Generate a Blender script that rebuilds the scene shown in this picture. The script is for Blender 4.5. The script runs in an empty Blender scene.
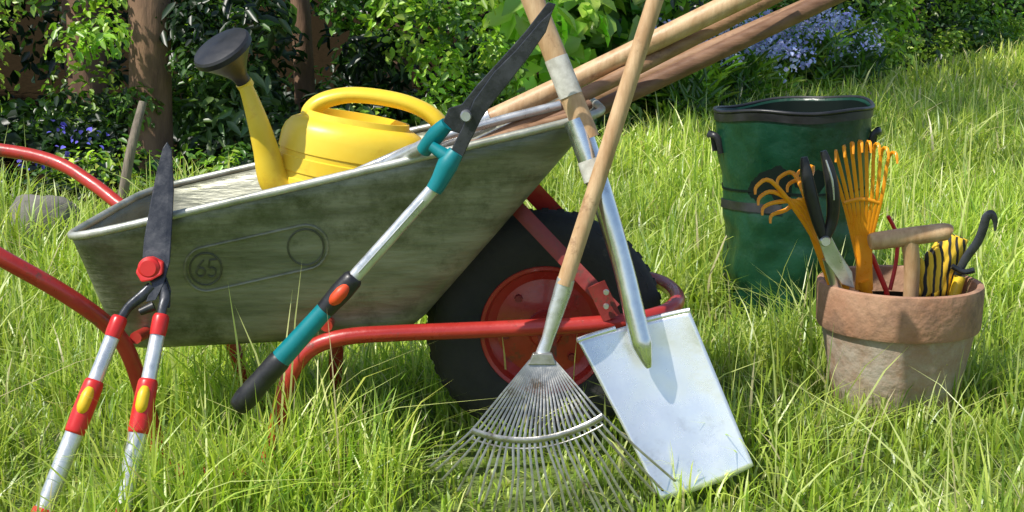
import bpy, math, numpy as np
from mathutils import Vector, Matrix, noise
rng = np.random.default_rng(7)
scene = bpy.context.scene
V = Vector
# ---------------------------------------------------------------- camera
H_CAM = 0.8
TH = math.atan(276/1422.0)
cam_d = bpy.data.cameras.new("camera"); cam = bpy.data.objects.new("camera", cam_d)
scene.collection.objects.link(cam); scene.camera = cam
cam.location = (0, 0, H_CAM); cam.rotation_euler = (math.pi/2-TH, 0, 0)
cam_d.sensor_width = 36; cam_d.lens = 36*1422/1024; cam_d.clip_end = 600; cam_d.clip_start = 0.05
FW = V((0, math.cos(TH), -math.sin(TH))); UP = V((0, math.sin(TH), math.cos(TH)))
def W(u, v, y):
    """sighting (bearing, elevation) + measured distance y -> world metres"""
    d = FW + V((1, 0, 0))*((u-512)/1422) + UP*((256-v)/1422)
    return V((0, 0, H_CAM)) + d*(y/d.y)
# ---------------------------------------------------------------- materials
def mat(name, c1, c2=None, scale=8, rough=.5, metal=0, bump=0, bscale=None, stretch=(1,1,1), c3=None, s3=3, t3=.55, coat=0, spec=.5, w3=.1, rv=.12):
    m = bpy.data.materials.new(name); m.use_nodes = True
    nt = m.node_tree; N = nt.nodes; L = nt.links; b = N["Principled BSDF"]
    b.inputs["Roughness"].default_value = rough; b.inputs["Metallic"].default_value = metal
    b.inputs["Coat Weight"].default_value = coat
    b.inputs["Specular IOR Level"].default_value = spec
    b.inputs["Base Color"].default_value = (*c1, 1)
    tc = N.new("ShaderNodeTexCoord"); mp = N.new("ShaderNodeMapping"); mp.inputs["Scale"].default_value = stretch
    L.new(tc.outputs["Object"], mp.inputs[0])
    if c2 is not None:
        nz = N.new("ShaderNodeTexNoise"); nz.inputs["Scale"].default_value = scale; nz.inputs["Detail"].default_value = 6
        nz.inputs["Roughness"].default_value = .65
        L.new(mp.outputs[0], nz.inputs["Vector"])
        r = N.new("ShaderNodeValToRGB"); r.color_ramp.elements[0].position = .35; r.color_ramp.elements[1].position = .65
        r.color_ramp.elements[0].color = (*c1, 1); r.color_ramp.elements[1].color = (*c2, 1)
        L.new(nz.outputs["Fac"], r.inputs[0]); out = r.outputs[0]
        if c3 is not None:
            n3 = N.new("ShaderNodeTexNoise"); n3.inputs["Scale"].default_value = s3; n3.inputs["Detail"].default_value = 8
            n3.inputs["Roughness"].default_value = .75
            L.new(tc.outputs["Object"], n3.inputs["Vector"])
            r3 = N.new("ShaderNodeValToRGB"); r3.color_ramp.elements[0].position = t3; r3.color_ramp.elements[1].position = t3+w3
            r3.color_ramp.elements[0].color = (0,0,0,1); r3.color_ramp.elements[1].color = (1,1,1,1)
            L.new(n3.outputs["Fac"], r3.inputs[0])
            mx = N.new("ShaderNodeMix"); mx.data_type = 'RGBA'
            L.new(r3.outputs[0], mx.inputs[0]); L.new(out, mx.inputs[6]); mx.inputs[7].default_value = (*c3, 1)
            out = mx.outputs[2]
        L.new(out, b.inputs["Base Color"])
        rr = N.new("ShaderNodeMapRange"); rr.inputs[1].default_value = .3; rr.inputs[2].default_value = .7
        rr.inputs[3].default_value = max(0, rough-rv); rr.inputs[4].default_value = min(1, rough+rv)
        L.new(nz.outputs["Fac"], rr.inputs[0]); L.new(rr.outputs[0], b.inputs["Roughness"])
    if bump:
        bn = N.new("ShaderNodeTexNoise"); bn.inputs["Scale"].default_value = bscale or scale*4; bn.inputs["Detail"].default_value = 5
        L.new(mp.outputs[0], bn.inputs["Vector"])
        bp = N.new("ShaderNodeBump"); bp.inputs["Strength"].default_value = bump; bp.inputs["Distance"].default_value = .01
        L.new(bn.outputs["Fac"], bp.inputs["Height"]); L.new(bp.outputs[0], b.inputs["Normal"])
    return m
def leafmat(name, transl=.4, gloss=.08, rough=.4, tint=(1.3, 1.5, .6)):
    m = bpy.data.materials.new(name); m.use_nodes = True
    nt = m.node_tree; N = nt.nodes; L = nt.links; o = N["Material Output"]; N.remove(N["Principled BSDF"])
    at = N.new("ShaderNodeAttribute"); at.attribute_name = "Col"
    df = N.new("ShaderNodeBsdfDiffuse"); gl = N.new("ShaderNodeBsdfGlossy"); gl.inputs["Roughness"].default_value = rough
    L.new(at.outputs["Color"], df.inputs[0])
    tr = N.new("ShaderNodeBsdfTranslucent"); mu = N.new("ShaderNodeMix"); mu.data_type = 'RGBA'; mu.blend_type = 'MULTIPLY'
    mu.inputs[0].default_value = 1; mu.inputs[7].default_value = (*tint, 1)
    L.new(at.outputs["Color"], mu.inputs[6]); L.new(mu.outputs[2], tr.inputs[0])
    mx = N.new("ShaderNodeMixShader"); mx.inputs[0].default_value = transl
    L.new(df.outputs[0], mx.inputs[1]); L.new(tr.outputs[0], mx.inputs[2])
    m2 = N.new("ShaderNodeMixShader"); m2.inputs[0].default_value = gloss
    L.new(mx.outputs[0], m2.inputs[1]); L.new(gl.outputs[0], m2.inputs[2]); L.new(m2.outputs[0], o.inputs[0])
    return m
M = {}
M['tray'] = mat("tray_metal", (.16,.165,.12), (.33,.33,.26), 6, .44, .35, .18, 30, (1,1,6), c3=(.085,.095,.05), s3=5.5, t3=.49, w3=.16)
M['trayrim'] = mat("rim_metal", (.33,.34,.27), (.60,.60,.54), 14, .42, .5, .1)
M['badge'] = mat("badge_metal", (.075,.08,.055), (.12,.125,.09), 30, .55, .2)
M['red'] = mat("red_paint", (.38,.024,.018), (.50,.04,.03), 10, .32, 0, .08, 60, c3=(.16,.05,.03), s3=24, t3=.57, coat=.3)
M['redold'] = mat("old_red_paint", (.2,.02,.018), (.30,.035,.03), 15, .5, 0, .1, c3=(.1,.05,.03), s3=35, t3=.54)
M['tire'] = mat("tyre_rubber", (.016,.016,.018), (.04,.037,.034), 12, .8, 0, .2, 60, c3=(.09,.08,.06), s3=9, t3=.6)
M['yellow'] = mat("yellow_plastic", (.93,.62,.03), (.95,.69,.06), 6, .36, 0, .04, 40, c3=(.84,.52,.04), s3=9, t3=.58)
M['black'] = mat("black_plastic", (.013,.013,.015), (.025,.025,.028), 20, .42, 0, .05)
M['steel'] = mat("steel", (.55,.55,.56), (.68,.68,.68), 25, .34, .9, .05, 90, stretch=(1,1,.3))
M['alu'] = mat("aluminium_tube", (.55,.56,.57), (.76,.77,.77), 30, .32, .7, .05, 80, c3=(.33,.32,.30), s3=30, t3=.6)
M['bright'] = mat("bright_steel", (.88,.90,.93), (.99,.99,.99), 6, .26, .7, .35, 7, c3=(.54,.54,.53), s3=10, t3=.53, w3=.2, rv=.15)  # spade steel: sun glare put into the near-white base colour
M['chrome'] = mat("polished_steel", (.62,.65,.69), (.88,.89,.9), 12, .22, .95, .1, 12, c3=(.38,.38,.38), s3=18, t3=.58, w3=.2)
M['dark'] = mat("dark_coated_steel", (.03,.033,.04), (.075,.077,.085), 30, .28, .45, .05)
M['rake'] = mat("galvanised", (.30,.285,.25), (.54,.52,.47), 25, .34, .8, .1, c3=(.20,.16,.11), s3=20, t3=.56)
M['teal'] = mat("teal_plastic", (.0,.17,.20), (.0,.22,.25), 15, .4, 0)
M['rplast'] = mat("red_plastic", (.58,.018,.018), (.65,.03,.025), 15, .35, 0)
M['orred'] = mat("orange_red_plastic", (.7,.06,.015), (.75,.08,.02), 15, .4, 0)
M['yplast'] = mat("yellow_insert", (.85,.55,.02), (.8,.5,.02), 15, .4, 0)
M['orange'] = mat("orange_coating", (.92,.29,.008), (.96,.40,.012), 25, .36, 0, .03)
M['wood'] = mat("ash_wood", (.46,.27,.13), (.67,.46,.26), 9, .5, 0, .12, 30, stretch=(5,5,1.0), c3=(.28,.15,.075), s3=14, t3=.59)
M['wood2'] = mat("old_wood", (.24,.125,.06), (.38,.22,.12), 12, .52, 0, .15, 40, stretch=(1,5,5), c3=(.13,.07,.035), s3=12, t3=.56)
M['wood3'] = mat("dark_wood", (.15,.075,.04), (.26,.14,.08), 12, .5, 0, .15, 40, stretch=(1,5,5))
M['label'] = mat("paper_label", (.74,.72,.66), (.5,.48,.42), 60, .5)
M['bag'] = mat("woven_green_plastic", (.002,.030,.014), (.005,.055,.028), 9, .36, 0, .8, 12)
M['bagin'] = mat("bag_inside", (.002,.007,.005), (.003,.010,.007), 9, .7, spec=.2)
M['terra'] = mat("terracotta", (.32,.18,.105), (.43,.28,.19), 7, .88, 0, .35, 60, c3=(.48,.41,.33), s3=5, t3=.44, w3=.18)
M['terrarim'] = mat("terracotta_rim", (.38,.18,.10), (.46,.27,.17), 10, .88, 0, .35, 60, c3=(.22,.13,.085), s3=8, t3=.5, w3=.18)
M['soil'] = mat("soil", (.012,.009,.005), (.03,.02,.01), 20, 1, 0, .8, 60, spec=0)
M['bark'] = mat("bark", (.12,.065,.04), (.28,.165,.10), 10, .9, 0, 1.0, 30, stretch=(1,1,.25))
M['stone'] = mat("stone", (.12,.115,.10), (.22,.2,.18), 10, .9, 0, .6, c3=(.06,.09,.03), s3=7)
M['stake'] = mat("weathered_wood", (.16,.13,.1), (.28,.23,.18), 14, .9, 0, .5, 40, stretch=(3,3,.4))
M['leaf'] = leafmat("leaf", .40, .06)
M['grass'] = leafmat("grass_blade", .50, .06, .4, (1.12,1.15,.6))
M['petal'] = leafmat("petal", .2, .0, .6, (1,1,1))
# ---------------------------------------------------------------- mesh helpers
def mkobj(name, verts, faces, m, smooth=True, sharp=None):
    me = bpy.data.meshes.new(name); me.from_pydata([tuple(v) for v in verts], [], faces); me.update()
    if smooth: me.polygons.foreach_set("use_smooth", [True]*len(me.polygons))
    if sharp: me.set_sharp_from_angle(angle=math.radians(sharp))
    o = bpy.data.objects.new(name, me); scene.collection.objects.link(o)
    if m: me.materials.append(m)
    return o
def group(name, objs):
    c = V((0,0,0)); n = 0
    for o in objs:
        c += sum((V(b) for b in o.bound_box), V((0,0,0)))/8; n += 1
    c /= n
    e = bpy.data.objects.new(name, None); e.empty_display_size = .05; scene.collection.objects.link(e); e.location = c
    for o in objs:
        o.parent = e; o.matrix_parent_inverse = Matrix.Translation(-c)
    return e
def smoothpts(P, R, k):
    if k <= 1 or len(P) < 3: return P, R
    out, ro = [], []
    n = len(P)
    for i in range(n-1):
        p0, p1, p2, p3 = P[max(i-1,0)], P[i], P[i+1], P[min(i+2,n-1)]
        for j in range(k):
            t = j/k
            out.append(.5*((2*p1)+(p2-p0)*t+(2*p0-5*p1+4*p2-p3)*t*t+(3*p1-p0-3*p2+p3)*t**3)); ro.append(R[i]*(1-t)+R[i+1]*t)
    out.append(P[-1]); ro.append(R[-1]); return out, ro
def tube(name, P, R, m, n=14, k=1, flat=1.0, ref=None, closed=False, cap=True):
    """sweep an ellipse (R x R*flat) ; ref = direction of the flattened radius"""
    P = [V(p) for p in P]
    if not hasattr(R, '__len__'): R = [R]*len(P)
    if not closed: P, R = smoothpts(P, list(R), k)
    N = len(P); verts = []; prev = None
    for i in range(N):
        if closed: T = (P[(i+1) % N]-P[i-1]).normalized()
        else: T = (P[min(i+1,N-1)]-P[max(i-1,0)]).normalized()
        if ref is not None: a = V(ref)
        else: a = prev if prev is not None else (V((0,1,0)) if abs(T.y) < .8 else V((1,0,0)))
        a = (a - T*a.dot(T)).normalized(); b = T.cross(a); prev = a
        for j in range(n):
            t = 2*math.pi*j/n
            verts.append(P[i]+a*(math.cos(t)*R[i]*flat)+b*(math.sin(t)*R[i]))
    F = []
    for i in range(N if closed else N-1):
        i2 = (i+1) % N
        for j in range(n):
            j2 = (j+1) % n
            F.append((i*n+j, i*n+j2, i2*n+j2, i2*n+j))
    if cap and not closed:
        F.append(tuple(range(n))[::-1]); F.append(tuple((N-1)*n+j for j in range(n)))
    return mkobj(name, verts, F, m, True, 50)
def plate(name, outline, thick, m, nrm=V((0,-1,0)), bevel=.0012):
    n = len(outline); d = V(nrm)*thick
    vs = [p+d*.5 for p in outline]+[p-d*.5 for p in outline]
    F = [tuple(range(n)), tuple(range(2*n-1, n-1, -1))]
    for i in range(n):
        j = (i+1) % n; F.append((i, i+n, j+n, j))
    o = mkobj(name, vs, F, m, False)
    if bevel:
        b = o.modifiers.new("bevel", 'BEVEL'); b.width = bevel; b.segments = 2; b.limit_method = 'ANGLE'
    return o
def lathe(name, prof, origin, axis, m, n=48, sharp=35):
    q = V(axis).normalized().to_track_quat('Z','Y'); verts = []; F = []
    for (r, z) in prof:
        for j in range(n):
            t = 2*math.pi*j/n; verts.append(V(origin)+q @ V((r*math.cos(t), r*math.sin(t), z)))
    for i in range(len(prof)-1):
        for j in range(n):
            j2 = (j+1) % n; F.append((i*n+j, i*n+j2, (i+1)*n+j2, (i+1)*n+j))
    return mkobj(name, verts, F, m, True, sharp)
def rawmesh(name, verts, loops, starts, cols, m):
    me = bpy.data.meshes.new(name); me.vertices.add(len(verts)); me.vertices.foreach_set("co", verts.astype(np.float32).ravel())
    me.loops.add(len(loops)); me.loops.foreach_set("vertex_index", loops.astype(np.int32))
    me.polygons.add(len(starts)); me.polygons.foreach_set("loop_start", starts.astype(np.int32))
    me.update(calc_edges=True)
    a = me.attributes.new("Col", 'FLOAT_COLOR', 'POINT')
    c4 = np.ones((len(verts), 4), np.float32); c4[:, :3] = cols; a.data.foreach_set("color", c4.ravel())
    me.polygons.foreach_set("use_smooth", np.ones(len(starts), bool))
    me.materials.append(m)
    o = bpy.data.objects.new(name, me); scene.collection.objects.link(o); return o
def unit(a): return a/np.maximum(np.linalg.norm(a, axis=1, keepdims=True), 1e-9)
def leaves(name, pos, nrm, size, asp, cols, m, droop=.3):
    n = len(pos); r = unit(rng.normal(size=(n, 3))); nrm = unit(nrm)
    ax = unit(r-nrm*np.sum(r*nrm, 1, keepdims=True)); ax[:, 2] -= droop; ax = unit(ax)
    sd = unit(np.cross(nrm, ax)); nn = np.cross(ax, sd); Ls = size[:, None]
    w = Ls*asp*.5
    v = np.stack([pos, pos+ax*Ls*.3+sd*w+nn*w*.35, pos+ax*Ls*.68+sd*w*.8+nn*w*.25, pos+ax*Ls-nn*Ls*.12,
                  pos+ax*Ls*.68-sd*w*.8+nn*w*.25, pos+ax*Ls*.3-sd*w+nn*w*.35], 1).reshape(-1, 3)
    base = np.arange(n)[:, None]*6
    loops = (base+np.array([[0,1,2,3,0,3,4,5]])).ravel(); starts = np.arange(n*2)*4
    return rawmesh(name, v, loops, starts, np.repeat(cols, 6, 0), m)
def leafmass(name, clumps, per, size, asp, colset, m=None, cv=.25, droop=.3, flat=.8):
    P, Nn, C, S = [], [], [], []
    for (x, y, z, r) in clumps:
        n = int(per*rng.uniform(.7, 1.3)); d = unit(rng.normal(size=(n, 3)))
        rad = r*rng.uniform(.45, 1.1, n)**.6
        p = d*rad[:, None]*np.array([1, 1, flat])+np.array([x, y, z]); ok = p[:, 2] > .01
        col = np.array(colset[rng.integers(len(colset))])*rng.uniform(.7, 1.3)
        c = col[None]*np.exp(rng.normal(0, cv, (n, 1)))*rng.uniform(.9, 1.1, (n, 3))
        nv = d*.7+np.array([0, 0, .7])+rng.normal(0, .45, (n, 3))
        P.append(p[ok]); Nn.append(nv[ok]); C.append(c[ok]); S.append((size*rng.uniform(.6, 1.3, n))[ok])
    return leaves(name, np.concatenate(P), np.concatenate(Nn), np.concatenate(S), asp, np.concatenate(C), m or M['leaf'], droop)
# ---------------------------------------------------------------- world and sun
S = V((-.50, -.34, .82)).normalized()
w = bpy.data.worlds.new("World"); scene.world = w; w.use_nodes = True
sk = w.node_tree.nodes.new("ShaderNodeTexSky"); sk.sky_type = 'NISHITA'; sk.sun_disc = False
sk.sun_elevation = math.asin(S.z); sk.sun_rotation = math.atan2(S.x, S.y)
w.node_tree.links.new(sk.outputs[0], w.node_tree.nodes["Background"].inputs[0])
w.node_tree.nodes["Background"].inputs[1].default_value = .15
sd = bpy.data.lights.new("sun", 'SUN'); sd.energy = 5.0; sd.angle = math.radians(.5); sd.color = (1, .96, .87)
so = bpy.data.objects.new("sun", sd); scene.collection.objects.link(so); so.rotation_euler = S.to_track_quat('Z','Y').to_euler(); so.location = S*20
scene.view_settings.view_transform = 'Standard'; scene.view_settings.look = 'None'; scene.view_settings.exposure = 0
# ---------------------------------------------------------------- ground
EX = np.array([-60, -6, -3.5, -1.77, -.3, .74, 2.8, 6, 10, 60]); EY = np.array([4.0, 4.0, 4.5, 4.9, 5.6, 7.7, 11.1, 16.7, 22, 60])
edge = lambda x: np.interp(x, EX, EY)
gm = mat("lawn_soil", (.09,.14,.025), (.14,.20,.04), 3, .95, 0, .8, 30, c3=(.08,.07,.03), s3=25, t3=.55)
ground = mkobj("ground", [(-300,-300,0),(300,-300,0),(300,300,0),(-300,300,0)], [(0,1,2,3)], gm, False)
bv = [(x, y, .004) for x, y in zip(EX, EY)]+[(x, y+60, .004) for x, y in zip(EX, EY)]
nb = len(EX)
mkobj("flower_bed_soil", bv, [(i, i+1, nb+i+1, nb+i) for i in range(nb-1)], M['soil'], False)
# ---------------------------------------------------------------- grass
def grassband(y0, y1, dens, wid, hgt, extra):
    hw = lambda y: .37*y+extra
    area = (y1-y0)*2*hw((y0+y1)/2); n = int(area*dens)
    y = rng.uniform(y0, y1, n); x = rng.uniform(-1, 1, n)*hw(y)
    k = y < edge(x)+rng.normal(0, .08, n)
    return x[k], y[k], np.full(k.sum(), wid), np.full(k.sum(), hgt)
bands = [grassband(1.35, 3.2, 6600, .0044, .145, .6), grassband(3.2, 5.6, 3400, .0058, .155, .7), grassband(5.6, 9, 1700, .0088, .155, .8), grassband(9, 22, 520, .015, .155, 1.2)]
gx, gy, gw, gh = [np.concatenate(a) for a in zip(*bands)]
n = len(gx)
clump = .5+.25*np.sin(gx*9+2*np.sin(gy*5))+.25*np.sin(gy*11+gx*4+1.7*np.sin(gx*7))
H = gh*(.30+1.0*clump**1.4)*rng.uniform(.35, 1.4, n)
tall = rng.random(n) < .06; H[tall] *= 1.65
f = np.ones(n)
near_skid = (gx > -.60) & (gx < -.34) & (gy > 2.02) & (gy < 2.235)
H[near_skid] = np.maximum(H[near_skid], rng.uniform(.06, .115, near_skid.sum()))
f[(gx > -.16) & (gx < .40) & (gy < 2.32)] = .36
f[(gx > -.16) & (gx < .40) & (gy < 2.06)] = .42
f[(gx > -.84) & (gx < -.60) & (gy < 2.2)] = .55
dp = np.hypot(gx-.725, gy-2.62); f[dp < .11] = 0
f[(dp > .11) & (dp < .6) & (gy < 2.6)] = .85
H *= f
k = (H > .012) & ~((f == .42) & (rng.random(n) < .5)); gx, gy, gw, H, clump, tall = gx[k], gy[k], gw[k], H[k], clump[k], tall[k]; n = len(gx)
ph = rng.uniform(0, 2*math.pi, n); lean = np.abs(rng.normal(.45, .5, n)); fa = ph+math.pi/2+rng.normal(0, .5, n)
gw = gw*rng.uniform(.5, 1.45, n)
ts = np.array([0, .38, .74, 1.0]); ws = np.array([1, .9, .6, 0])
vv = []
for i, t in enumerate(ts):
    px = gx+np.cos(ph)*lean*H*t*t; py = gy+np.sin(ph)*lean*H*t*t; pz = H*(t-.30*np.minimum(lean, 1.5)*t*t)
    if i < 3:
        ox = np.cos(fa)*gw*.5*ws[i]; oy = np.sin(fa)*gw*.5*ws[i]
        vv += [np.stack([px-ox, py-oy, pz], 1), np.stack([px+ox, py+oy, pz], 1)]
    else: vv.append(np.stack([px, py, pz], 1))
vv = np.stack(vv, 1).reshape(-1, 3)
base = np.arange(n)[:, None]*7
loops = (base+np.array([[0,1,3,2,2,3,5,4,4,5,6]])).ravel(); starts = (np.arange(n)[:, None]*11+np.array([[0,4,8]])).ravel()
g1 = np.array([.41,.60,.055]); g2 = np.array([.70,.80,.16]); g3 = np.array([.11,.28,.035])
tt = rng.random((n, 1)); col = g1*(1-tt)+g2*tt
u2 = rng.random(n) < .28; col[u2] = col[u2]*.4+g3*.6
col[tall] = np.array([.76,.84,.30])
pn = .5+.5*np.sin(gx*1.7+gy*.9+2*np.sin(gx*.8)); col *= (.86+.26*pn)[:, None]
dry = rng.random(n) < .04; col[dry] = np.array([.68,.60,.34])
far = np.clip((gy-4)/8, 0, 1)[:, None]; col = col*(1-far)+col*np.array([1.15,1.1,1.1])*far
col = np.minimum(col, .86)
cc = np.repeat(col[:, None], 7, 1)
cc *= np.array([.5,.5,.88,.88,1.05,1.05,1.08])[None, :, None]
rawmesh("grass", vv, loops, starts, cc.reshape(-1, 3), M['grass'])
# ---------------------------------------------------------------- background vegetation
TR = [(-1.50, 5.85, .075), (-.93, 6.5, .042)]       # trunks that stand in the open
def bed(x0, x1, dmin, dmax, cnt, zlo, zhi, r0, r1):
    out = []
    for _ in range(cnt):
        x = rng.uniform(x0, x1); d = rng.uniform(dmin, dmax); y = float(edge(x))+d; z = rng.uniform(zlo, zhi); r = rng.uniform(r0, r1)
        if any(y < ty+.15 and abs(x/y-tx/ty)*y < tr+r*.7 and z+r > .42 for tx, ty, tr in TR): continue
        out.append((x, y, z, r))
    return out
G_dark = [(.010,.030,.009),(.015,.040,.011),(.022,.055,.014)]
G_mid = [(.09,.20,.03),(.07,.15,.03),(.13,.25,.04)]
G_lite = [(.34,.52,.05),(.26,.42,.045),(.44,.58,.09)]
leafmass("ground_cover", bed(-4.0, .4, .0, .6, 90, .02, .12, .07, .15), 120, .035, .5, G_mid+G_dark+G_lite)
leafmass("ivy_ground_cover", bed(-4.0, 1.0, .4, 3.4, 110, .02, .12, .2, .35), 90, .07, .7, G_dark+G_dark+G_mid, flat=.4)
leafmass("ground_cover", bed(.4, 8, .0, .9, 110, .03, .25, .12, .28), 110, .06, .5, G_mid+G_lite)
leafmass("shrub", bed(-3.6, -1.7, .7, 1.5, 38, .2, 1.1, .12, .22), 160, .042, .5, G_lite+G_mid+G_dark)
leafmass("shrub", bed(-1.7, -1.2, .5, 1.1, 16, .1, .7, .08, .15), 120, .042, .5, G_lite+G_mid+G_dark)
leafmass("rhododendron_shrub", bed(-1.4, -.6, .6, 1.2, 24, .1, .7, .12, .2), 100, .085, .33, G_dark+[(.06,.12,.03),(.12,.21,.06)])
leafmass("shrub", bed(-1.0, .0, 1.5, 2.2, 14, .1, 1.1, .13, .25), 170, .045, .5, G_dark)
leafmass("shrub", bed(-.78, -.05, .5, 1.0, 24, .15, .85, .10, .18), 170, .045, .5, G_lite+G_lite+G_mid)
leafmass("broadleaf_shrub", bed(.05, .95, .4, 1.6, 34, .3, 1.2, .15, .28), 50, .15, .55, [(.30,.50,.06),(.15,.31,.045),(.38,.56,.09)])
leafmass("shrub", bed(.8, 2.6, .5, 1.7, 46, .1, 1.2, .2, .4), 150, .06, .5, G_mid+G_dark+G_lite)
leafmass("shrub", bed(2.4, 5.2, .3, 1.7, 52, .1, 1.4, .22, .42), 180, .075, .5, G_mid+G_lite+G_lite+G_dark)
leafmass("shrub", bed(5.0, 11, .3, 2.2, 50, .2, 2, .35, .65), 165, .1, .5, G_mid+G_lite+G_dark)
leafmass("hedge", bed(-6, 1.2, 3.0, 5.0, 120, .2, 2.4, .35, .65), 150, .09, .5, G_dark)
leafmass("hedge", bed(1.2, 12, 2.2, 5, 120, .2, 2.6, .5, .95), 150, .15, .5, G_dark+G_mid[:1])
leafmass("bluebell_flowers", bed(.75, 2.6, -.55, .25, 85, .32, .56, .06, .14), 42, .028, .8, [(.46,.49,.84),(.56,.58,.88),(.68,.70,.93)], M['petal'], .15)
leafmass("bluebell_flowers", bed(-1.75, -1.45, .1, .35, 4, .15, .3, .04, .08), 14, .02, .8, [(.14,.12,.55),(.25,.22,.65)], M['petal'], .15)
leafmass("bluebell_leaves", bed(.75, 2.6, -.5, .5, 90, .05, .36, .1, .18), 70, .13, .13, G_mid+G_lite, None, .25, -.9)
def tree(x, y, r, h, lean=0, nc=24):
    pts = [V((x, y, -.05)), V((x+lean*.1, y, h*.08)), V((x+lean*.3, y, h*.3)), V((x+lean*.6, y+.05, h*.6)), V((x+lean, y, h))]
    tk = tube("trunk", pts, [r*1.35, r*1.06, r, r*.75, r*.25], M['bark'], 28, 10)
    for v in tk.data.vertices:
        a = math.atan2(v.co.y-y, v.co.x-x); d = r*.10*noise.noise(V((math.cos(a)*3, math.sin(a)*3, v.co.z*2.5)))
        v.co.x += math.cos(a)*d; v.co.y += math.sin(a)*d
    parts = [tk]
    for i in range(6):
        z = h*rng.uniform(.5, .85); a = rng.uniform(0, 6.28); l = rng.uniform(.7, 1.4)
        b = V((x+lean*z/h, y, z)); parts.append(tube("limb", [b, b+V((math.cos(a)*l*.5, math.sin(a)*l*.5, .2)), b+V((math.cos(a)*l, math.sin(a)*l, .6))], [r*.35, r*.22, r*.08], M['bark'], 8, 4))
    cl = [(x+lean+rng.normal(0, .7), y+rng.normal(0, .7), h*rng.uniform(.55, 1.05), rng.uniform(.3, .55)) for _ in range(nc)]
    parts.append(leafmass("crown", cl, 100, .12, .5, G_dark+G_mid))
    group("tree", parts)
tree(-1.50, 5.85, .078, 6.5, .25); tree(-.93, 6.5, .042, 7, -.2); tree(-.62, 7.8, .06, 7, .1); tree(-.1, 9.2, .08, 7, 0); tree(-3.3, 7.4, .13, 7.5, .1, 30)
tree(-2.35, 7.9, .10, 7, 0, 30); tree(2.0, 15.5, .12, 7, .1); tree(6.2, 22, .14, 8, 0)
tube("wooden_stake", [W(118, 205, 4.85)+V((0,0,-.05)), W(131, 150, 4.85), W(143, 102, 4.9)], [.018,.017,.014], M['stake'], 8, 5)
def rock(name, c, rx, ry, rz, m):
    import bmesh
    bm = bmesh.new(); bmesh.ops.create_icosphere(bm, subdivisions=4, radius=1)
    for v in bm.verts:
        d = 1+.22*noise.noise(v.co*1.6+V(c))+.08*noise.noise(v.co*5); v.co = V((v.co.x*rx*d, v.co.y*ry*d, v.co.z*rz*d))+V(c)
    me = bpy.data.meshes.new(name); bm.to_mesh(me); bm.free(); me.materials.append(m)
    me.polygons.foreach_set("use_smooth", [True]*len(me.polygons))
    o = bpy.data.objects.new(name, me); scene.collection.objects.link(o)
rock("garden_stone", (-1.42, 4.25, .06), .12, .09, .11, M['stone'])
# ================================================================ WHEELBARROW
parts = []
A1 = W(54, 244, 2.15); B1 = W(608, 114, 2.22)
D1 = V((A1.x+.0, 2.72, A1.z)); C1 = V((B1.x-.02, 2.64, B1.z+.0))
A0 = W(116, 352, 2.27); B0 = W(408, 338, 2.28); D0 = V((A0.x, 2.60, A0.z)); C0 = V((B0.x, 2.58, B0.z))
def trayring(f, s, e=7, n=128):
    cor = [A0.lerp(A1, f), B0.lerp(B1, f), C0.lerp(C1, f), D0.lerp(D1, f)]
    cen = (cor[0]+cor[1]+cor[2]+cor[3])/4; out = []
    for j in range(n):
        t = 2*math.pi*(j+.5)/n; c, q = math.cos(t), math.sin(t)
        k = (abs(c)**e+abs(q)**e)**(-1/e); a = (c*k+1)/2; b = (q*k+1)/2
        p = cor[0]*(1-a)*(1-b)+cor[1]*a*(1-b)+cor[2]*a*b+cor[3]*(1-a)*b
        dent = .0025*noise.noise(V((p.x*7, p.y*7, p.z*9)))
        out.append(cen+(p-cen)*s+V((0, dent, 0)))
    return out
lv = [(0,.02),(0,.5),(0,.86),(.012,.93),(.04,.975),(.09,1)]+[(x, 1) for x in (.2,.3,.4,.5,.6,.7,.8,.9,1)]
rings = [trayring(f_, s_, 8+2*(1-f_)) for f_, s_ in lv]
vs = [p for r in rings for p in r]; nn_ = 128; F = [tuple(range(nn_))[::-1]]
for i in range(len(rings)-1):
    for j in range(nn_):
        j2 = (j+1) % nn_; F.append((i*nn_+j, i*nn_+j2, (i+1)*nn_+j2, (i+1)*nn_+j))
tray = mkobj("tray", vs, F, M['tray'], True)
sm = tray.modifiers.new("thickness", 'SOLIDIFY'); sm.thickness = .003; sm.offset = 0
parts.append(tray)
parts.append(tube("tray_rim", [p+V((0,0,.001)) for p in rings[-1]], .0065, M['trayrim'], 10, closed=True))
def wallp(a, f): return A0.lerp(A1, f).lerp(B0.lerp(B1, f), a)
def proj(p):
    d = p-V((0,0,H_CAM)); z = d.dot(FW); return 512+1422*d.x/z, 256-1422*d.dot(UP)/z
def onwall(u, v):
    a, f = .3, .5
    for _ in range(8):
        p = proj(wallp(a, f)); pa = proj(wallp(a+.01, f)); pf = proj(wallp(a, f+.01))
        j11, j21 = (pa[0]-p[0])/.01, (pa[1]-p[1])/.01; j12, j22 = (pf[0]-p[0])/.01, (pf[1]-p[1])/.01
        du, dv = u-p[0], v-p[1]; det = j11*j22-j12*j21
        a += (du*j22-dv*j12)/det; f += (dv*j11-du*j21)/det
    q = wallp(a, f)
    return q+V((0, -.0026+.0025*noise.noise(V((q.x*7, q.y*7, q.z*9))), 0))
def arc(cu, cv, r, a0, a1, k=14): return [onwall(cu+r*math.cos(math.radians(a0+(a1-a0)*i/k)), cv+r*math.sin(math.radians(a0+(a1-a0)*i/k))) for i in range(k+1)]
st = arc(207, 269, 22, 82, 262, 16)+arc(306, 247, 22, -98, 82, 16)
parts.append(tube("badge_outline", st, .0024, M['tray'], 8, closed=True))
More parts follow.
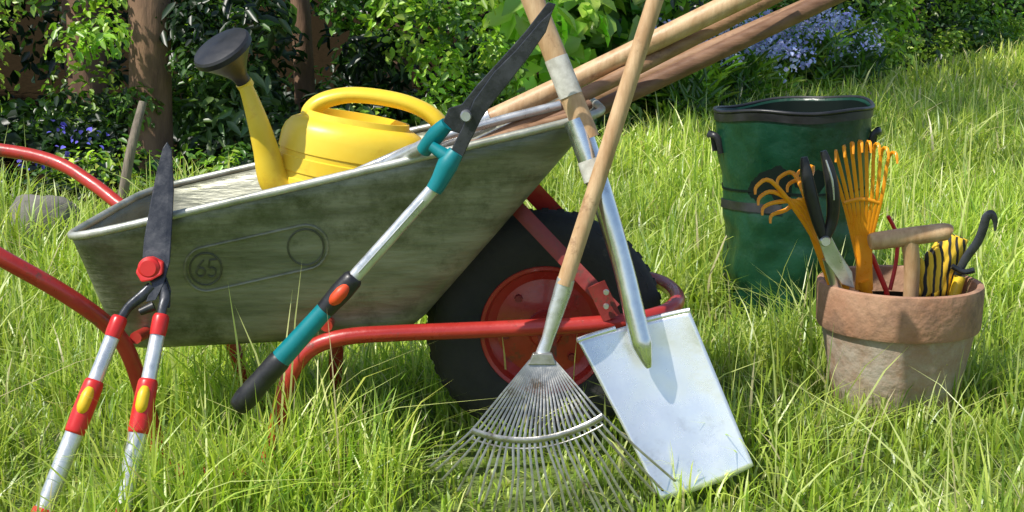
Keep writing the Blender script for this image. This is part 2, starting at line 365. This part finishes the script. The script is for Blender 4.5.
parts.append(tube("badge_ring", arc(206, 269, 16, 0, 360, 24)[:-1], .0016, M['badge'], 8, closed=True))
parts.append(tube("badge_ring", arc(306, 247, 18, 0, 360, 24)[:-1], .0016, M['badge'], 8, closed=True))
parts.append(tube("badge_digit", [onwall(204, 260), onwall(199, 266)]+arc(201, 272, 4.5, 180, -170, 10), .0016, M['badge'], 6))
parts.append(tube("badge_digit", [onwall(217, 259), onwall(210, 260), onwall(209, 267)]+arc(212, 272, 4.5, -110, 140, 10), .0016, M['badge'], 6))
R_ = .0135
yn, yf = 2.235, 2.59
near = [W(-260, 128, 2.08), W(-60, 222, 2.09), W(0, 257, 2.1), W(60, 291, 2.13), W(104, 322, 2.17), W(128, 352, 2.2), W(146, 405, 2.22), W(163, 462, 2.235)]
nb0 = V((near[-1].x, 2.235, .016)); near += [nb0+V((.01,0,-.004)), nb0+V((.03,0,-.012))]
ft = W(268, 470, yn)
near += [V((ft.x-.03, yn, .004)), V((ft.x-.008, yn, .018)), W(272, 448, yn), W(282, 400, yn), W(293, 370, yn), W(312, 348, yn), W(345, 337, yn), W(400, 333, yn), W(500, 329, yn), W(610, 323, yn)]
zt = near[-1].z
hx = near[-1].x
hoop = [V((hx+.075, 2.27, zt+.004)), V((hx+.115, 2.33, zt+.008)), V((hx+.125, 2.41, zt+.01)), V((hx+.11, 2.5, zt+.01)), V((hx+.07, 2.56, zt+.008)), V((hx, yf, zt+.004))]
farb = [V((-.1, yf, zt)), V((-.26, yf, zt)), V((-.31, yf, zt-.03)), V((-.325, yf, zt-.1)), V((-.34, yf, .03)), V((-.36, yf, .014)), V((-.47, yf, .014)), V((-.495, yf, .03)), V((-.525, yf, .13)), V((-.56, yf, .22)), V((-.62, 2.66, .28)), W(120, 205, 2.76), W(90, 182, 2.8), W(55, 162, 2.84), W(0, 150, 2.86), W(-120, 140, 2.88)]
parts.append(tube("frame_tube", near+hoop+farb, R_, M['red'], 14, 6))
for a, b in ((near[0], near[1]), (farb[-1]+V((-.08,0,.0)), farb[-1]+V((.05,0,0)))):
    parts.append(tube("grip", [a, a.lerp(b, .7)], .017, M['black'], 12))
parts.append(tube("cross_bar", [V((-.3, yn, zt-.005)), V((-.3, yf, zt-.005))], .010, M['red'], 10))
parts.append(tube("cross_bar", [V((-.6, 2.2, .24)), V((-.56, yf, .215))], .010, M['red'], 10))
def flatbar(name, a, b, wd, m, th=.004, ref=(0,1,0)): return tube(name, [a, b], wd/2, m, 4, 1, th/wd*1.4, ref)
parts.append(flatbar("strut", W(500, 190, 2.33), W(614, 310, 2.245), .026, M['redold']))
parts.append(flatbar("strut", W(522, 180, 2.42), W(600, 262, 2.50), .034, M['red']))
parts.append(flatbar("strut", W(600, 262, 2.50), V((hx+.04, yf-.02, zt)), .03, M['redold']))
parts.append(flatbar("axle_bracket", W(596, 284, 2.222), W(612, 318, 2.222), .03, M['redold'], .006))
for (u, v) in ((606, 292), (606, 306)):
    parts.append(lathe("bolt", [(0,.006),(.004,.006),(.005,.003),(.005,0)], W(u, v, 2.212), (0,-1,0), M['steel'], 10))
wc = W(545, 318, 2.41)
oy = V((wc.x, 2.41, .208))
hwid = .045; prof = []
for i in range(19):
    a = -math.pi*.5 + math.pi*i/18
    prof.append((.150+.055*math.cos(a)**.6 if math.cos(a) > 1e-6 else .150, hwid*math.sin(a)))
prof = [(.108, -.030), (.118, -.038)]+prof+[(.118, .038), (.108, .030)]
tyre = lathe("tyre", prof, oy, (0,-1,0), M['tire'], 96, 60); parts.append(tyre)
lug = []; lf = []
for i in range(48):
    a = 2*math.pi*i/48
    for sgn in (-1, 1):
        c = V((math.cos(a), 0, math.sin(a))); t = V((-c.z, 0, c.x)); b0 = len(lug)
        for dr in (-.004, .0035):
            for dt in (-.0055, .0055):
                for q, (yy_, rr_) in enumerate(((.004, .2045), (.036, .188))):
                    lug.append(oy+c*(rr_+dr)+t*(dt+(.006 if q else 0))+V((0, sgn*yy_, 0)))
        ids = [b0+k_ for k_ in range(8)]
        lf += [(ids[4], ids[5], ids[7], ids[6]), (ids[0], ids[1], ids[5], ids[4]), (ids[2], ids[6], ids[7], ids[3]), (ids[1], ids[3], ids[7], ids[5]), (ids[0], ids[4], ids[6], ids[2])]
parts.append(mkobj("tread_lugs", lug, lf, M['tire'], False))
rp_ = [(.116,.030),(.112,.036),(.106,.034),(.100,.018),(.085,.008),(.07,.010),(.05,.014),(.032,.016),(.03,.038),(.026,.045),(.012,.046),(0,.046)]
parts.append(lathe("rim", rp_, oy, (0,-1,0), M['red'], 64)); parts.append(lathe("rim", rp_, oy, (0,1,0), M['red'], 64))
for i in range(6):
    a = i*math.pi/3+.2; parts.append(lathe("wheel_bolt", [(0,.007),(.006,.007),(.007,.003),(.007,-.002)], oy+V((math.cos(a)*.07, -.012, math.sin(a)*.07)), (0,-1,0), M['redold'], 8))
parts.append(tube("axle", [V((oy.x, yn, oy.z)), V((oy.x, yf, oy.z))], .009, M['steel'], 12))
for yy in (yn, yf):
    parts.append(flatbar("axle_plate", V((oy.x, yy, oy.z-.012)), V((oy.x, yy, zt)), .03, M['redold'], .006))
group("wheelbarrow", parts)
# ================================================================ WATERING CAN
parts = []
b0 = V((-.322, 2.49, .262)); tdir = V((.17, 0, .985)).normalized(); sx = V((.985, 0, -.17)).normalized(); sy = V((0,1,0)); hh = .308
lvl = [(0,.0),(0,.85),(.01,.93),(.04,.97),(.30,1.0),(.305,.975),(.335,.975),(.34,1.0),(.48,1.0),(.485,.975),(.515,.975),(.52,1.0),(.62,1.0),(.625,.978),(.655,.978),(.66,1.0),(.74,1.0),(.745,.978),(.77,.978),(.775,1.0),(.86,.985),(.905,.95),(.94,.88),(.96,.78),(.968,.72),(1.0,.70),(1.0,.66),(.93,.64),(.90,.5),(.90,0)]
vs = []; F = []; n_ = 64
for (h_, s_) in lvl:
    for j in range(n_):
        t = 2*math.pi*j/n_; c, q = math.cos(t), math.sin(t)
        vs.append(b0+tdir*(h_*hh)+sx*(c*s_*.130)+sy*(q*s_*.092))
for i in range(len(lvl)-1):
    for j in range(n_):
        j2 = (j+1) % n_; F.append((i*n_+j, i*n_+j2, (i+1)*n_+j2, (i+1)*n_+j))
parts.append(mkobj("body", vs, F, M['yellow'], True, 40))
parts.append(tube("handle", [W(308, 128, 2.49), W(310, 112, 2.49), W(323, 101, 2.49), W(350, 95, 2.49), W(385, 98, 2.49), W(415, 106, 2.49), W(436, 119, 2.49), W(446, 138, 2.49), W(442, 170, 2.49), W(425, 196, 2.49)], [.012,.0155,.015,.014,.014,.014,.015,.014,.012,.012], M['yellow'], 16, 6, 1.6, (0,1,0)))
sp = [W(290, 196, 2.45), W(274, 180, 2.44), W(266, 150, 2.43), W(258, 122, 2.42), W(250, 98, 2.42), W(243, 80, 2.42)]
parts.append(tube("spout", sp, [.028,.027,.022,.018,.014,.0105], M['yellow'], 20, 6))
ra = (W(220, 46, 2.385)-W(244, 83, 2.42)).normalized()
parts.append(lathe("rose", [(0,-.004),(.0125,-.004),(.014,.012),(.018,.021),(.031,.040),(.046,.058),(.052,.064),(.052,.073),(.049,.077),(.025,.083),(0,.085)], W(243.5, 82, 2.42), ra, M['black'], 40))
parts.append(lathe("spout_collar", [(.011,-.012),(.0145,-.01),(.0145,.0),(.011,.002)], W(243.5, 82, 2.42), ra, M['yellow'], 24))
group("watering_can", parts)
# ================================================================ TOOL HANDLES in the barrow
def pole(name, a, b, r0, r1, m, hd=None):
    ps = [tube("shaft", [a, a.lerp(b,.33)+V((0,0,-.004)), a.lerp(b,.66)+V((0,0,-.003)), b], [r0, r0*1.02, (r0+r1)/2, r1], m, 16, 5)]
    if hd: ps += hd(a, b)
    return group(name, ps)
def hoehead(a, b):
    d = (a-b).normalized()
    s = tube("socket", [a-d*.14, a, a+d*.05], [.0205, .017, .009], M['steel'], 14)
    e = a+d*.05; out = [s, tube("neck", [e-d*.01, e+d*.05, e+d*.07+V((0,0,-.04))], [.007,.0065,.006], M['steel'], 10, 4)]
    c = e+d*.07+V((0,0,-.04)); out.append(plate("blade", [c+V((0,-.07,.0)), c+V((0,.07,0)), c+V((-.02,.065,-.08)), c+V((-.02,-.065,-.08))], .003, M['steel'], V((1,0,0)))); return out
pole("garden_hoe", W(418, 152, 2.42), W(860, -60, 2.36), .016, .019, M['wood'], hoehead)
pole("garden_hoe", W(452, 175, 2.36), W(905, -38, 2.55), .014, .0165, M['wood3'], hoehead)
pole("garden_fork", W(470, 150, 2.5), W(960, -60, 2.62), .0155, .017, M['wood2'], lambda a, b: [tube("socket", [a.lerp(b,.12), a, a+(a-b).normalized()*.04], [.0185,.015,.01], M['steel'], 14)]+[tube("tine", [a+(a-b).normalized()*.03+V((0,o*.3,0)), a+(a-b).normalized()*.06+V((0,o,0)), a+(a-b).normalized()*.2+V((0,o,-.0))], [.006,.005,.003], M['steel'], 8, 4) for o in (-.06,-.02,.02,.06)])
pole("wooden_pole", W(450, 160, 2.30), W(790, -12, 2.46), .012, .0135, M['wood2'])
tube("metal_rod", [W(318, 190, 2.30), W(440, 138, 2.3), W(560, 105, 2.34)], [.008,.008,.008], M['alu'], 10, 4)
tube("wooden_rod", [W(345, 190, 2.25), W(470, 146, 2.26), W(585, 112, 2.3)], [.007,.007,.007], M['wood2'], 10, 4)
tube("wooden_rod", [W(400, 185, 2.28), W(500, 142, 2.29), W(590, 104, 2.34)], [.008,.008,.008], M['wood3'], 10, 4)
# ================================================================ TEAL SHEARS
parts = []
def WP(L, y): return [W(u, v, y) for u, v in L]
parts.append(plate("blade_a", WP([(440,128),(449,108),(462,104),(478,84),(500,60),(525,32),(548,2),(556,4),(548,22),(530,48),(508,76),(486,106),(474,126),(462,134)], 2.13), .004, M['dark']))
parts.append(plate("blade_b", WP([(449,162),(452,148),(462,128),(474,100),(494,72),(516,50),(540,22),(553,10),(546,32),(528,58),(508,84),(492,104),(482,118),(470,142),(460,163)], 2.118), .004, M['dark']))
parts.append(lathe("pivot_bolt", [(0,.009),(.007,.009),(.009,.005),(.009,-.01)], W(466, 116, 2.118), (0,-1,0), M['steel'], 20))
parts.append(tube("socket_a", [W(447,124,2.13), W(436,135,2.14), W(424,150,2.16)], [.011,.014,.012], M['teal'], 16, 4))
parts.append(tube("arm_a", [W(430,143,2.15), W(385,165,2.26), W(320,190,2.33)], .011, M['alu'], 16, 1))
parts.append(tube("socket_b", [W(456,152,2.118), W(448,164,2.118), W(440,180,2.118), W(434,190,2.118)], [.012,.016,.0135,.0125], M['teal'], 16, 4))
parts.append(tube("bumper", [W(431,146,2.125), W(452,160,2.118)], [.008,.012], M['teal'], 12))
e0 = W(436,186,2.118); e1 = W(236,409,2.10)
lp = lambda t: e0.lerp(e1, t)
parts.append(tube("pole", [lp(0), lp(.48)], .0105, M['alu'], 20, 1, .8, (0,1,0)))
parts.append(tube("pole_groove", [lp(.06)+V((0,-.0075,0)), lp(.38)+V((0,-.0075,0))], .0018, M['steel'], 8))
parts.append(tube("collar", [lp(.40), lp(.415), lp(.47), lp(.5), lp(.55)], [.0125,.016,.017,.016,.0145], M['black'], 20, 3))
parts.append(tube("lock_button", [lp(.435)+V((0,-.011,.0)), lp(.46)+V((0,-.0145,0)), lp(.49)+V((0,-.0145,0)), lp(.51)+V((0,-.010,0))], [.006,.010,.010,.006], M['orred'], 14, 3))
parts.append(tube("grip_upper", [lp(.545), lp(.6), lp(.70), lp(.79)], [.014,.0145,.0155,.0165], M['teal'], 20, 3))
parts.append(tube("grip_end", [lp(.77), lp(.79), lp(.86), lp(.95), lp(.99), lp(1.0)], [.0165,.0178,.0175,.0185,.015,.006], M['black'], 20, 3))
group("hedge_shears", parts)
# ================================================================ RED SHEARS
parts = []
yy = lambda v: 1.93+(545-v)*.00064
def Wy(u, v, o=0): return W(u, v, yy(v)+o)
parts.append(plate("blade_a", [Wy(*p) for p in [(167,142),(172,150),(174,190),(172,230),(170,262),(164,284),(156,300),(146,302),(152,284),(142,266),(144,240),(150,205),(157,170),(163,148)]], .004, M['dark']))
parts.append(plate("blade_b", [Wy(*p, .006) for p in [(166,150),(158,172),(151,206),(147,240),(150,270),(158,290),(160,308),(170,308),(171,290),(164,270),(168,230),(172,190),(170,158)]], .004, M['dark']))
parts.append(lathe("pivot_bolt", [(0,.013),(.012,.013),(.0165,.009),(.0175,.002),(.0175,-.004)], Wy(150, 268, -.004), (0,-1,.15), M['rplast'], 24))
parts.append(plate("pivot_lever", [Wy(*p, -.006) for p in [(136,272),(140,262),(152,256),(164,262),(163,274),(152,280),(142,282)]], .012, M['rplast'], bevel=.003))
def shaft(P):
    a, b = P
    q = lambda t: a.lerp(b, t)
    return [tube("tube_upper", [q(.03), q(.40)], .0112, M['alu'], 20, 1, .8, (0,1,0)),
         tube("collar", [q(-.015), q(0), q(.05), q(.075)], [.010,.0125,.0125,.0115], M['rplast'], 18, 2),
         tube("sleeve", [q(.26), q(.275), q(.33), q(.42), q(.475), q(.485)], [.012,.0148,.0155,.0155,.015,.0125], M['rplast'], 20, 3),
         tube("sleeve_button", [q(.285)+V((0,-.0115,0)), q(.31)+V((0,-.0145,0)), q(.36)+V((0,-.0145,0)), q(.385)+V((0,-.011,0))], [.006,.009,.009,.006], M['yplast'], 14, 3),
         tube("tube_lower", [q(.47), q(.86)], .0135, M['alu'], 20, 1, .85, (0,1,0)),
         tube("end_grip", [q(.795), q(.81), q(.95), q(1.0)], [.0145,.016,.0165,.013], M['rplast'], 20, 3)]
parts += shaft((Wy(119, 320), W(24, 560, 1.915))); parts += shaft((Wy(161, 318), W(112, 562, 1.915)))
parts.append(tube("tang_l", [Wy(152,286), Wy(142,296), Wy(128,308), Wy(118,324)], [.008,.0085,.007,.007], M['dark'], 12, 4, .6, (0,1,0)))
parts.append(tube("tang_r", [Wy(162,284,.004), Wy(165,298,.003), Wy(162,310), Wy(160,326)], [.008,.0085,.007,.007], M['dark'], 12, 4, .6, (0,1,0)))
parts.append(tube("bumper", [Wy(140,312), Wy(154,306)], [.006,.008], M['black'], 12))
group("hedge_shears", parts)
# ================================================================ SPADE
parts = []
sa = W(584, 128, 2.185); stop = W(497, -90, 2.235)
parts.append(tube("wooden_shaft", [stop, sa.lerp(stop,.5), sa+(sa-stop)*.05], [.0175,.0175,.018], M['wood'], 20, 4))
parts.append(tube("paper_label", [W(556, 58, 2.2003), W(571, 96, 2.1914)], .0184, M['label'], 20, cap=False))
parts.append(tube("grip", [stop+V((-.06,0,.01)), stop+V((.06,0,-.02))], .017, M['wood'], 14))
parts.append(tube("socket", [W(572,112,2.1875)+V((.006,0,-.012)), W(600,190,2.165), W(622,262,2.145), W(634,312,2.13), W(642,345,2.12), W(649,368,2.112)], [.0195,.0178,.0158,.0165,.0165,.004], M['chrome'], 24, 6))
parts.append(tube("socket_sticker", [W(589.5,160,2.1735), W(596,180,2.1675)], .0189, M['label'], 20, cap=False))
TL, TRt, BR, BL = W(577, 339, 2.165), W(689, 309, 2.175), W(753, 464, 2.105), W(660, 499, 2.09)
nu, nv_ = 32, 32; vs = []; F = []
for j in range(nv_+1):
    for i in range(nu+1):
        a = i/nu; b = j/nv_
        p = (TL.lerp(TRt, a)).lerp(BL.lerp(BR, a), b)
        c = (2*a-1); p = p+V((0, -.012*(c*c)*(1-.3*b)+.006*math.sin(b*math.pi)+.0016*noise.noise(V((a*4, b*5, 0))), 0))
        p = p + (BL-TL).normalized()*(.008*(1-c*c)*max(0, b-.8)*5)
        vs.append(p)
for j in range(nv_):
    for i in range(nu):
        q = j*(nu+1)+i; F.append((q, q+1, q+nu+2, q+nu+1))
bl = mkobj("blade", vs, F, M['bright']); s_ = bl.modifiers.new("thickness", 'SOLIDIFY'); s_.thickness = .0035
parts.append(bl)
tr = [vs[i]+V((0,-.001,.001)) for i in range(nu+1)]
parts.append(tube("tread", tr[:12], .0045, M['bright'], 8)); parts.append(tube("tread", tr[-13:], .0045, M['bright'], 8))
group("spade", parts)
# ================================================================ LEAF RAKE
parts = []
ra0 = W(564, 285, 2.115); ra1 = W(690, -110, 2.165)
parts.append(tube("wooden_handle", [ra1, W(628, 85, 2.143), W(597, 183, 2.13), ra0], [.0125,.0128,.0125,.0125], M['wood'], 18, 5))
parts.append(tube("ferrule", [W(566,279,2.115), W(563,290,2.115), W(556,312,2.113), W(548,338,2.11), W(543,352,2.108), W(541,362,2.106)], [.0135,.0140,.0125,.0095,.0105,.014], M['alu'], 18, 4, .8, (0,1,0)))
parts.append(plate("head_plate", [W(*p) for p in [(533,353,2.1),(552,353,2.1),(556,364,2.098),(528,364,2.098)]], .01, M['rake']))
NT = 26; bars = []
for i in range(NT):
    t = i/(NT-1); c = 2*t-1
    tip = W(424+252*t, 464+18*t+(54*(1-abs(c)**2.2)), 2.03+.015*abs(c)**2)
    tip += V((rng.normal(0,.004), 0, rng.normal(0,.004)))
    tip.z = max(tip.z, .004)
    st_ = W(530+24*t, 360, 2.1)
    mid = W(472+131*t, 430-14*t+16*(1-c*c), 2.050+.005*abs(c))
    dirv = (tip-mid); q1 = mid+dirv*.45+V((rng.normal(0,.0015),-.004,0)); q2 = mid+dirv*.88+V((0,-.002,.0))
    tp = tip+V((0,.018,-.004)); tp.z = max(tp.z, .002)
    parts.append(tube("tine", [st_, st_.lerp(mid,.5), mid, q1, q2, tip, tp], [.0015,.0018,.0022,.0022,.0022,.0021,.0013], M['rake'], 6, 4, .45, (0,1,0)))
    bars.append(mid)
parts.append(tube("cross_band", [b_+V((0,-.0025,0)) for b_ in bars], .0050, M['rake'], 8, 2, .5, (0,1,0)))
parts.append(tube("cross_band_wire", [b_+V((0,-.003,-.013)) for b_ in bars], .0018, M['rake'], 8, 2))
group("leaf_rake", parts)
# ================================================================ GARDEN BAG
parts = []
bc = W(795, 310, 3.42); bc.z = 0
topc = W(793, 106, 3.42)
Hb = topc.z
def bagp(t, h, off=0):
    r = .160+.026*h + off
    wr = .012*noise.noise(V((math.cos(t)*2.0, math.sin(t)*2.0, h*5)))*(1-h)**.3+.010*noise.noise(V((math.cos(t)*5, math.sin(t)*5, h*11)))*(1-h*.8)
    sag = .012*math.sin(h*9+math.sin(t)*1.5)*(1-h)
    cx = bc.x*(1-h)+topc.x*h
    return V((cx+(r+wr+sag)*math.cos(t), 3.42+(r+wr+sag)*math.sin(t), h*Hb+.010*math.cos(t)*h+.005*math.sin(2*t)*h+.003*math.sin(5*t)*h))
n_ = 96; hl = [0]+[i/40 for i in range(1, 41)]; vs = []; F = []
for h_ in hl:
    for j in range(n_): vs.append(bagp(2*math.pi*j/n_, h_))
for i in range(len(hl)-1):
    for j in range(n_):
        j2 = (j+1) % n_; F.append((i*n_+j, i*n_+j2, (i+1)*n_+j2, (i+1)*n_+j))
F.append(tuple(range(n_))[::-1])
bo = mkobj("bag_body", vs, F, M['bag']); s_ = bo.modifiers.new("thickness", 'SOLIDIFY'); s_.thickness = .004; s_.offset = -1
parts.append(bo)
vs = []
for h_ in (.985, .5, .05):
    for j in range(n_): vs.append(bagp(2*math.pi*j/n_, h_, -.008))
F = [(i*n_+(j+1) % n_, i*n_+j, (i+1)*n_+j, (i+1)*n_+(j+1) % n_) for i in range(2) for j in range(n_)]+[tuple(2*n_+j for j in range(n_))]
parts.append(mkobj("bag_lining", vs, F, M['bagin']))
def band(name, h0, h1, off, m, a0=0, a1=360, n=96):
    vs = []; F = []; cl = (a1-a0) >= 360; k_ = n if cl else n+1
    for h_, o_ in ((h0, 0), (h0, off), (h1, off), (h1, 0)):
        for j in range(k_): vs.append(bagp(math.radians(a0+(a1-a0)*j/n), h_, o_))
    for i in range(3):
        for j in range(n): j2 = (j+1) % k_; F.append((i*k_+j, i*k_+j2, (i+1)*k_+j2, (i+1)*k_+j))
    return mkobj(name, vs, F, m, True, 40)
parts.append(band("top_hem", .955, .99, .003, M['black']))
parts.append(tube("top_hoop", [bagp(2*math.pi*j/96, 1.0) for j in range(96)], .0045, M['black'], 10, closed=True))
parts.append(band("strap", .53, .57, .004, M['black'], 180, 250))
parts.append(band("seam", .62, .63, .002, M['bagin']))
for t0 in (3.25, -.35):
    hp = [bagp(t0-.12, .80, .004), bagp(t0-.12, .87, .008), bagp(t0-.08, .89, .018), bagp(t0, .885, .022), bagp(t0+.08, .89, .018), bagp(t0+.12, .87, .008), bagp(t0+.12, .80, .004)]
    parts.append(tube("carry_handle", hp, .008, M['black'], 8, 4, .5))
group("garden_waste_bag", parts)
# ================================================================ POT
pc = W(893, 405, 2.62); pc.z = 0; px = pc.x; py = 2.62
pot = [(0,.0),(.108,.0),(.112,.004),(.127,.08),(.1405,.154),(.141,.158),(.149,.160),(.1515,.166),(.1535,.236),(.152,.243),(.146,.2455),(.140,.243),(.137,.228),(.130,.17),(.128,.15)]
p1 = lathe("pot_body", pot[:6], pc, (0,0,1), M['terra'], 80, 50); p2 = lathe("pot_rim", pot[5:], pc, (0,0,1), M['terrarim'], 80, 50)
so_ = lathe("potting_soil", [(.134,.195),(.09,.203),(.05,.2),(0,.207)], pc, (0,0,1), M['soil'], 32)
group("terracotta_pot", [p1, p2, so_])
parts = []
for i in range(9):
    t = i/8; tip = W(829+59*t, 158-13*math.sin(t*math.pi)-4*t, 2.57+.02*t)
    a = W(854+16*t, 244, 2.60); m_ = W(842+40*t, 196, 2.585)
    hk = tip+V((-.008+.016*t, -.022, .004)); hk2 = tip+V((-.010+.020*t, -.030, -.014))
    parts.append(tube("tine", [W(859+6*t, 270, 2.60), a, m_, tip+V((0,-.006,-.006)), hk, hk2], [.0038,.0038,.0038,.0036,.0032,.002], M['orange'], 6, 4, .6, (0,1,0)))
parts.append(plate("fan_base", [W(*p) for p in [(853,235,2.6),(872,235,2.6),(872,258,2.6),(873,290,2.6),(855,290,2.6),(857,258,2.6)]], .008, M['orange'], bevel=.002))
parts.append(tube("cross_band", [W(844,203,2.585), W(862,199,2.583), W(880,203,2.587)], .004, M['orange'], 8, 4, .5, (0,1,0)))
parts.append(tube("handle", [W(863,280,2.6), V((px-.03, 2.62, .1))], .012, M['orange'], 12))
group("hand_rake", parts)
parts = []
for i, (u, v) in enumerate([(757,186),(760,197),(764,207),(772,215),(779,178),(789,184),(799,172)]):
    tip = W(u, v, 2.50+.015*i)
    parts.append(tube("tine", [W(832+i*2, 268, 2.585), W(815, 240-i*3, 2.57), W(797+i*2, 212-i*4, 2.55), W(u+14, v-5, 2.52+.013*i), tip, tip+V((-.004,-.008,-.014))], [.0045,.0048,.0045,.004,.0035,.002], M['orange'], 8, 4, .6, (0,1,0)))
parts.append(plate("palm", [W(*p) for p in [(806,226,2.57),(818,222,2.57),(852,276,2.585),(848,292,2.585),(830,292,2.585)]], .008, M['orange'], bevel=.002))
parts.append(tube("socket", [W(828,258,2.565), W(838,292,2.575), V((px-.06,2.6,.12))], [.011,.011,.01], M['steel'], 12))
group("hand_cultivator", parts)
parts = []
parts.append(tube("handle_a", [W(804,157,2.53), W(806,172,2.53), W(811,196,2.53), W(818,222,2.535), W(823,238,2.54)], [.006,.011,.0125,.011,.008], M['black'], 14, 5, .8, (0,1,0)))
parts.append(tube("handle_b", [W(823,151,2.535), W(829,170,2.535), W(833,196,2.535), W(832,220,2.54), W(826,238,2.54)], [.006,.011,.0125,.011,.008], M['black'], 14, 5, .8, (0,1,0)))
parts.append(tube("handle_inlay", [W(826,160,2.524), W(832,180,2.522), W(834,200,2.524)], [.0015,.0025,.0015], M['alu'], 8, 3))
parts.append(plate("blade", [W(*p) for p in [(817,236,2.54),(830,234,2.54),(838,250,2.545),(852,272,2.56),(854,288,2.56),(842,284,2.555),(826,262,2.545)]], .005, M['alu']))
parts.append(lathe("pivot", [(0,.008),(.008,.008),(.010,.004),(.010,-.006)], W(825, 241, 2.536), (0,-1,0), M['steel'], 16))
group("secateurs", parts)
parts = []
parts.append(tube("cross_handle", [W(870,242,2.565), W(876,241,2.565), W(905,237,2.56), W(943,232,2.555), W(949,232,2.555)], [.0135,.0165,.0172,.0165,.0125], M['wood'], 20, 4))
parts.append(tube("stem", [W(909,240,2.56), W(912,270,2.565), V((W(912,290,2.57).x, 2.58, .15))], [.0155,.0145,.013], M['wood'], 18, 3))
group("dibber", parts)
parts = [tube("red_shaft", [W(872,256,2.62), W(886,290,2.62), W(890,310,2.62)], .005, M['rplast'], 10), tube("red_tip", [W(866,246,2.62), W(873,258,2.62)], [.003,.0055], M['rplast'], 10)]
parts.append(tube("red_loop", [W(888,216,2.66), W(897,236,2.66), W(896,262,2.65), W(890,290,2.64)], .004, M['rplast'], 8, 4)); group("hand_weeder", parts)
parts = []
vs = []; F = []; n_ = 40; gl = [(956,236,.020),(951,246,.024),(944,258,.024),(938,270,.025),(934,284,.026),(932,300,.024)]
for i, (u, v, r) in enumerate(gl):
    c = W(u, v, 2.66)
    for j in range(n_):
        t = 2*math.pi*j/n_; q = 1+.09*math.sin(t*9+i*.6)+.1*noise.noise(V((math.cos(t)*2, math.sin(t)*2, i*.8)))
        vs.append(c+V((math.cos(t)*r*q, math.sin(t)*r*.7*q, -math.cos(t)*r*.35*q)))
for i in range(len(gl)-1):
    for j in range(n_): j2 = (j+1) % n_; F.append((i*n_+j, i*n_+j2, (i+1)*n_+j2, (i+1)*n_+j))
gmm = bpy.data.materials.new("striped_knit"); gmm.use_nodes = True; nt = gmm.node_tree
wv = nt.nodes.new("ShaderNodeTexWave"); wv.inputs["Scale"].default_value = 22; wv.inputs["Distortion"].default_value = 3; tc = nt.nodes.new("ShaderNodeTexCoord")
nt.links.new(tc.outputs["Object"], wv.inputs["Vector"]); rp = nt.nodes.new("ShaderNodeValToRGB"); rp.color_ramp.elements[0].position = .25; rp.color_ramp.elements[1].position = .4
rp.color_ramp.elements[0].color = (.03,.03,.03,1); rp.color_ramp.elements[1].color = (.85,.55,.04,1)
nt.links.new(wv.outputs["Fac"], rp.inputs[0]); nt.links.new(rp.outputs[0], nt.nodes["Principled BSDF"].inputs["Base Color"]); nt.nodes["Principled BSDF"].inputs["Roughness"].default_value = .85
cf = mkobj("cuff", vs, F, gmm); s_ = cf.modifiers.new("thickness", 'SOLIDIFY'); s_.thickness = .003; parts.append(cf)
for k_, (u, v, u2, v2) in enumerate([(926,284,920,262),(932,282,929,256),(938,280,938,252)]):
    parts.append(tube("finger", [W(u, v+10, 2.6), W((u+u2)/2, (v+v2)/2, 2.6), W(u2, v2, 2.6), W(u2+1, v2-4, 2.6)], [.009,.0095,.0085,.004], gmm, 12, 4))
group("gardening_glove", parts)
parts = [tube("hook_blade", [W(957,276,2.64), W(966,258,2.64), W(977,243,2.64), W(983,229,2.64), W(986,218,2.64), W(991,214,2.64), W(995,220,2.64), W(995,231,2.64)], [.0075,.0085,.009,.009,.009,.008,.0055,.002], M['dark'], 8, 5, .3, (0,1,0)),
         tube("tang", [W(952,266,2.63), W(963,272,2.63), W(974,270,2.63)], .0055, M['dark'], 10, 3), tube("handle", [W(960,276,2.64), V((px+.09,2.63,.13))], .011, M['yellow'], 12)]
group("hand_sickle", parts)
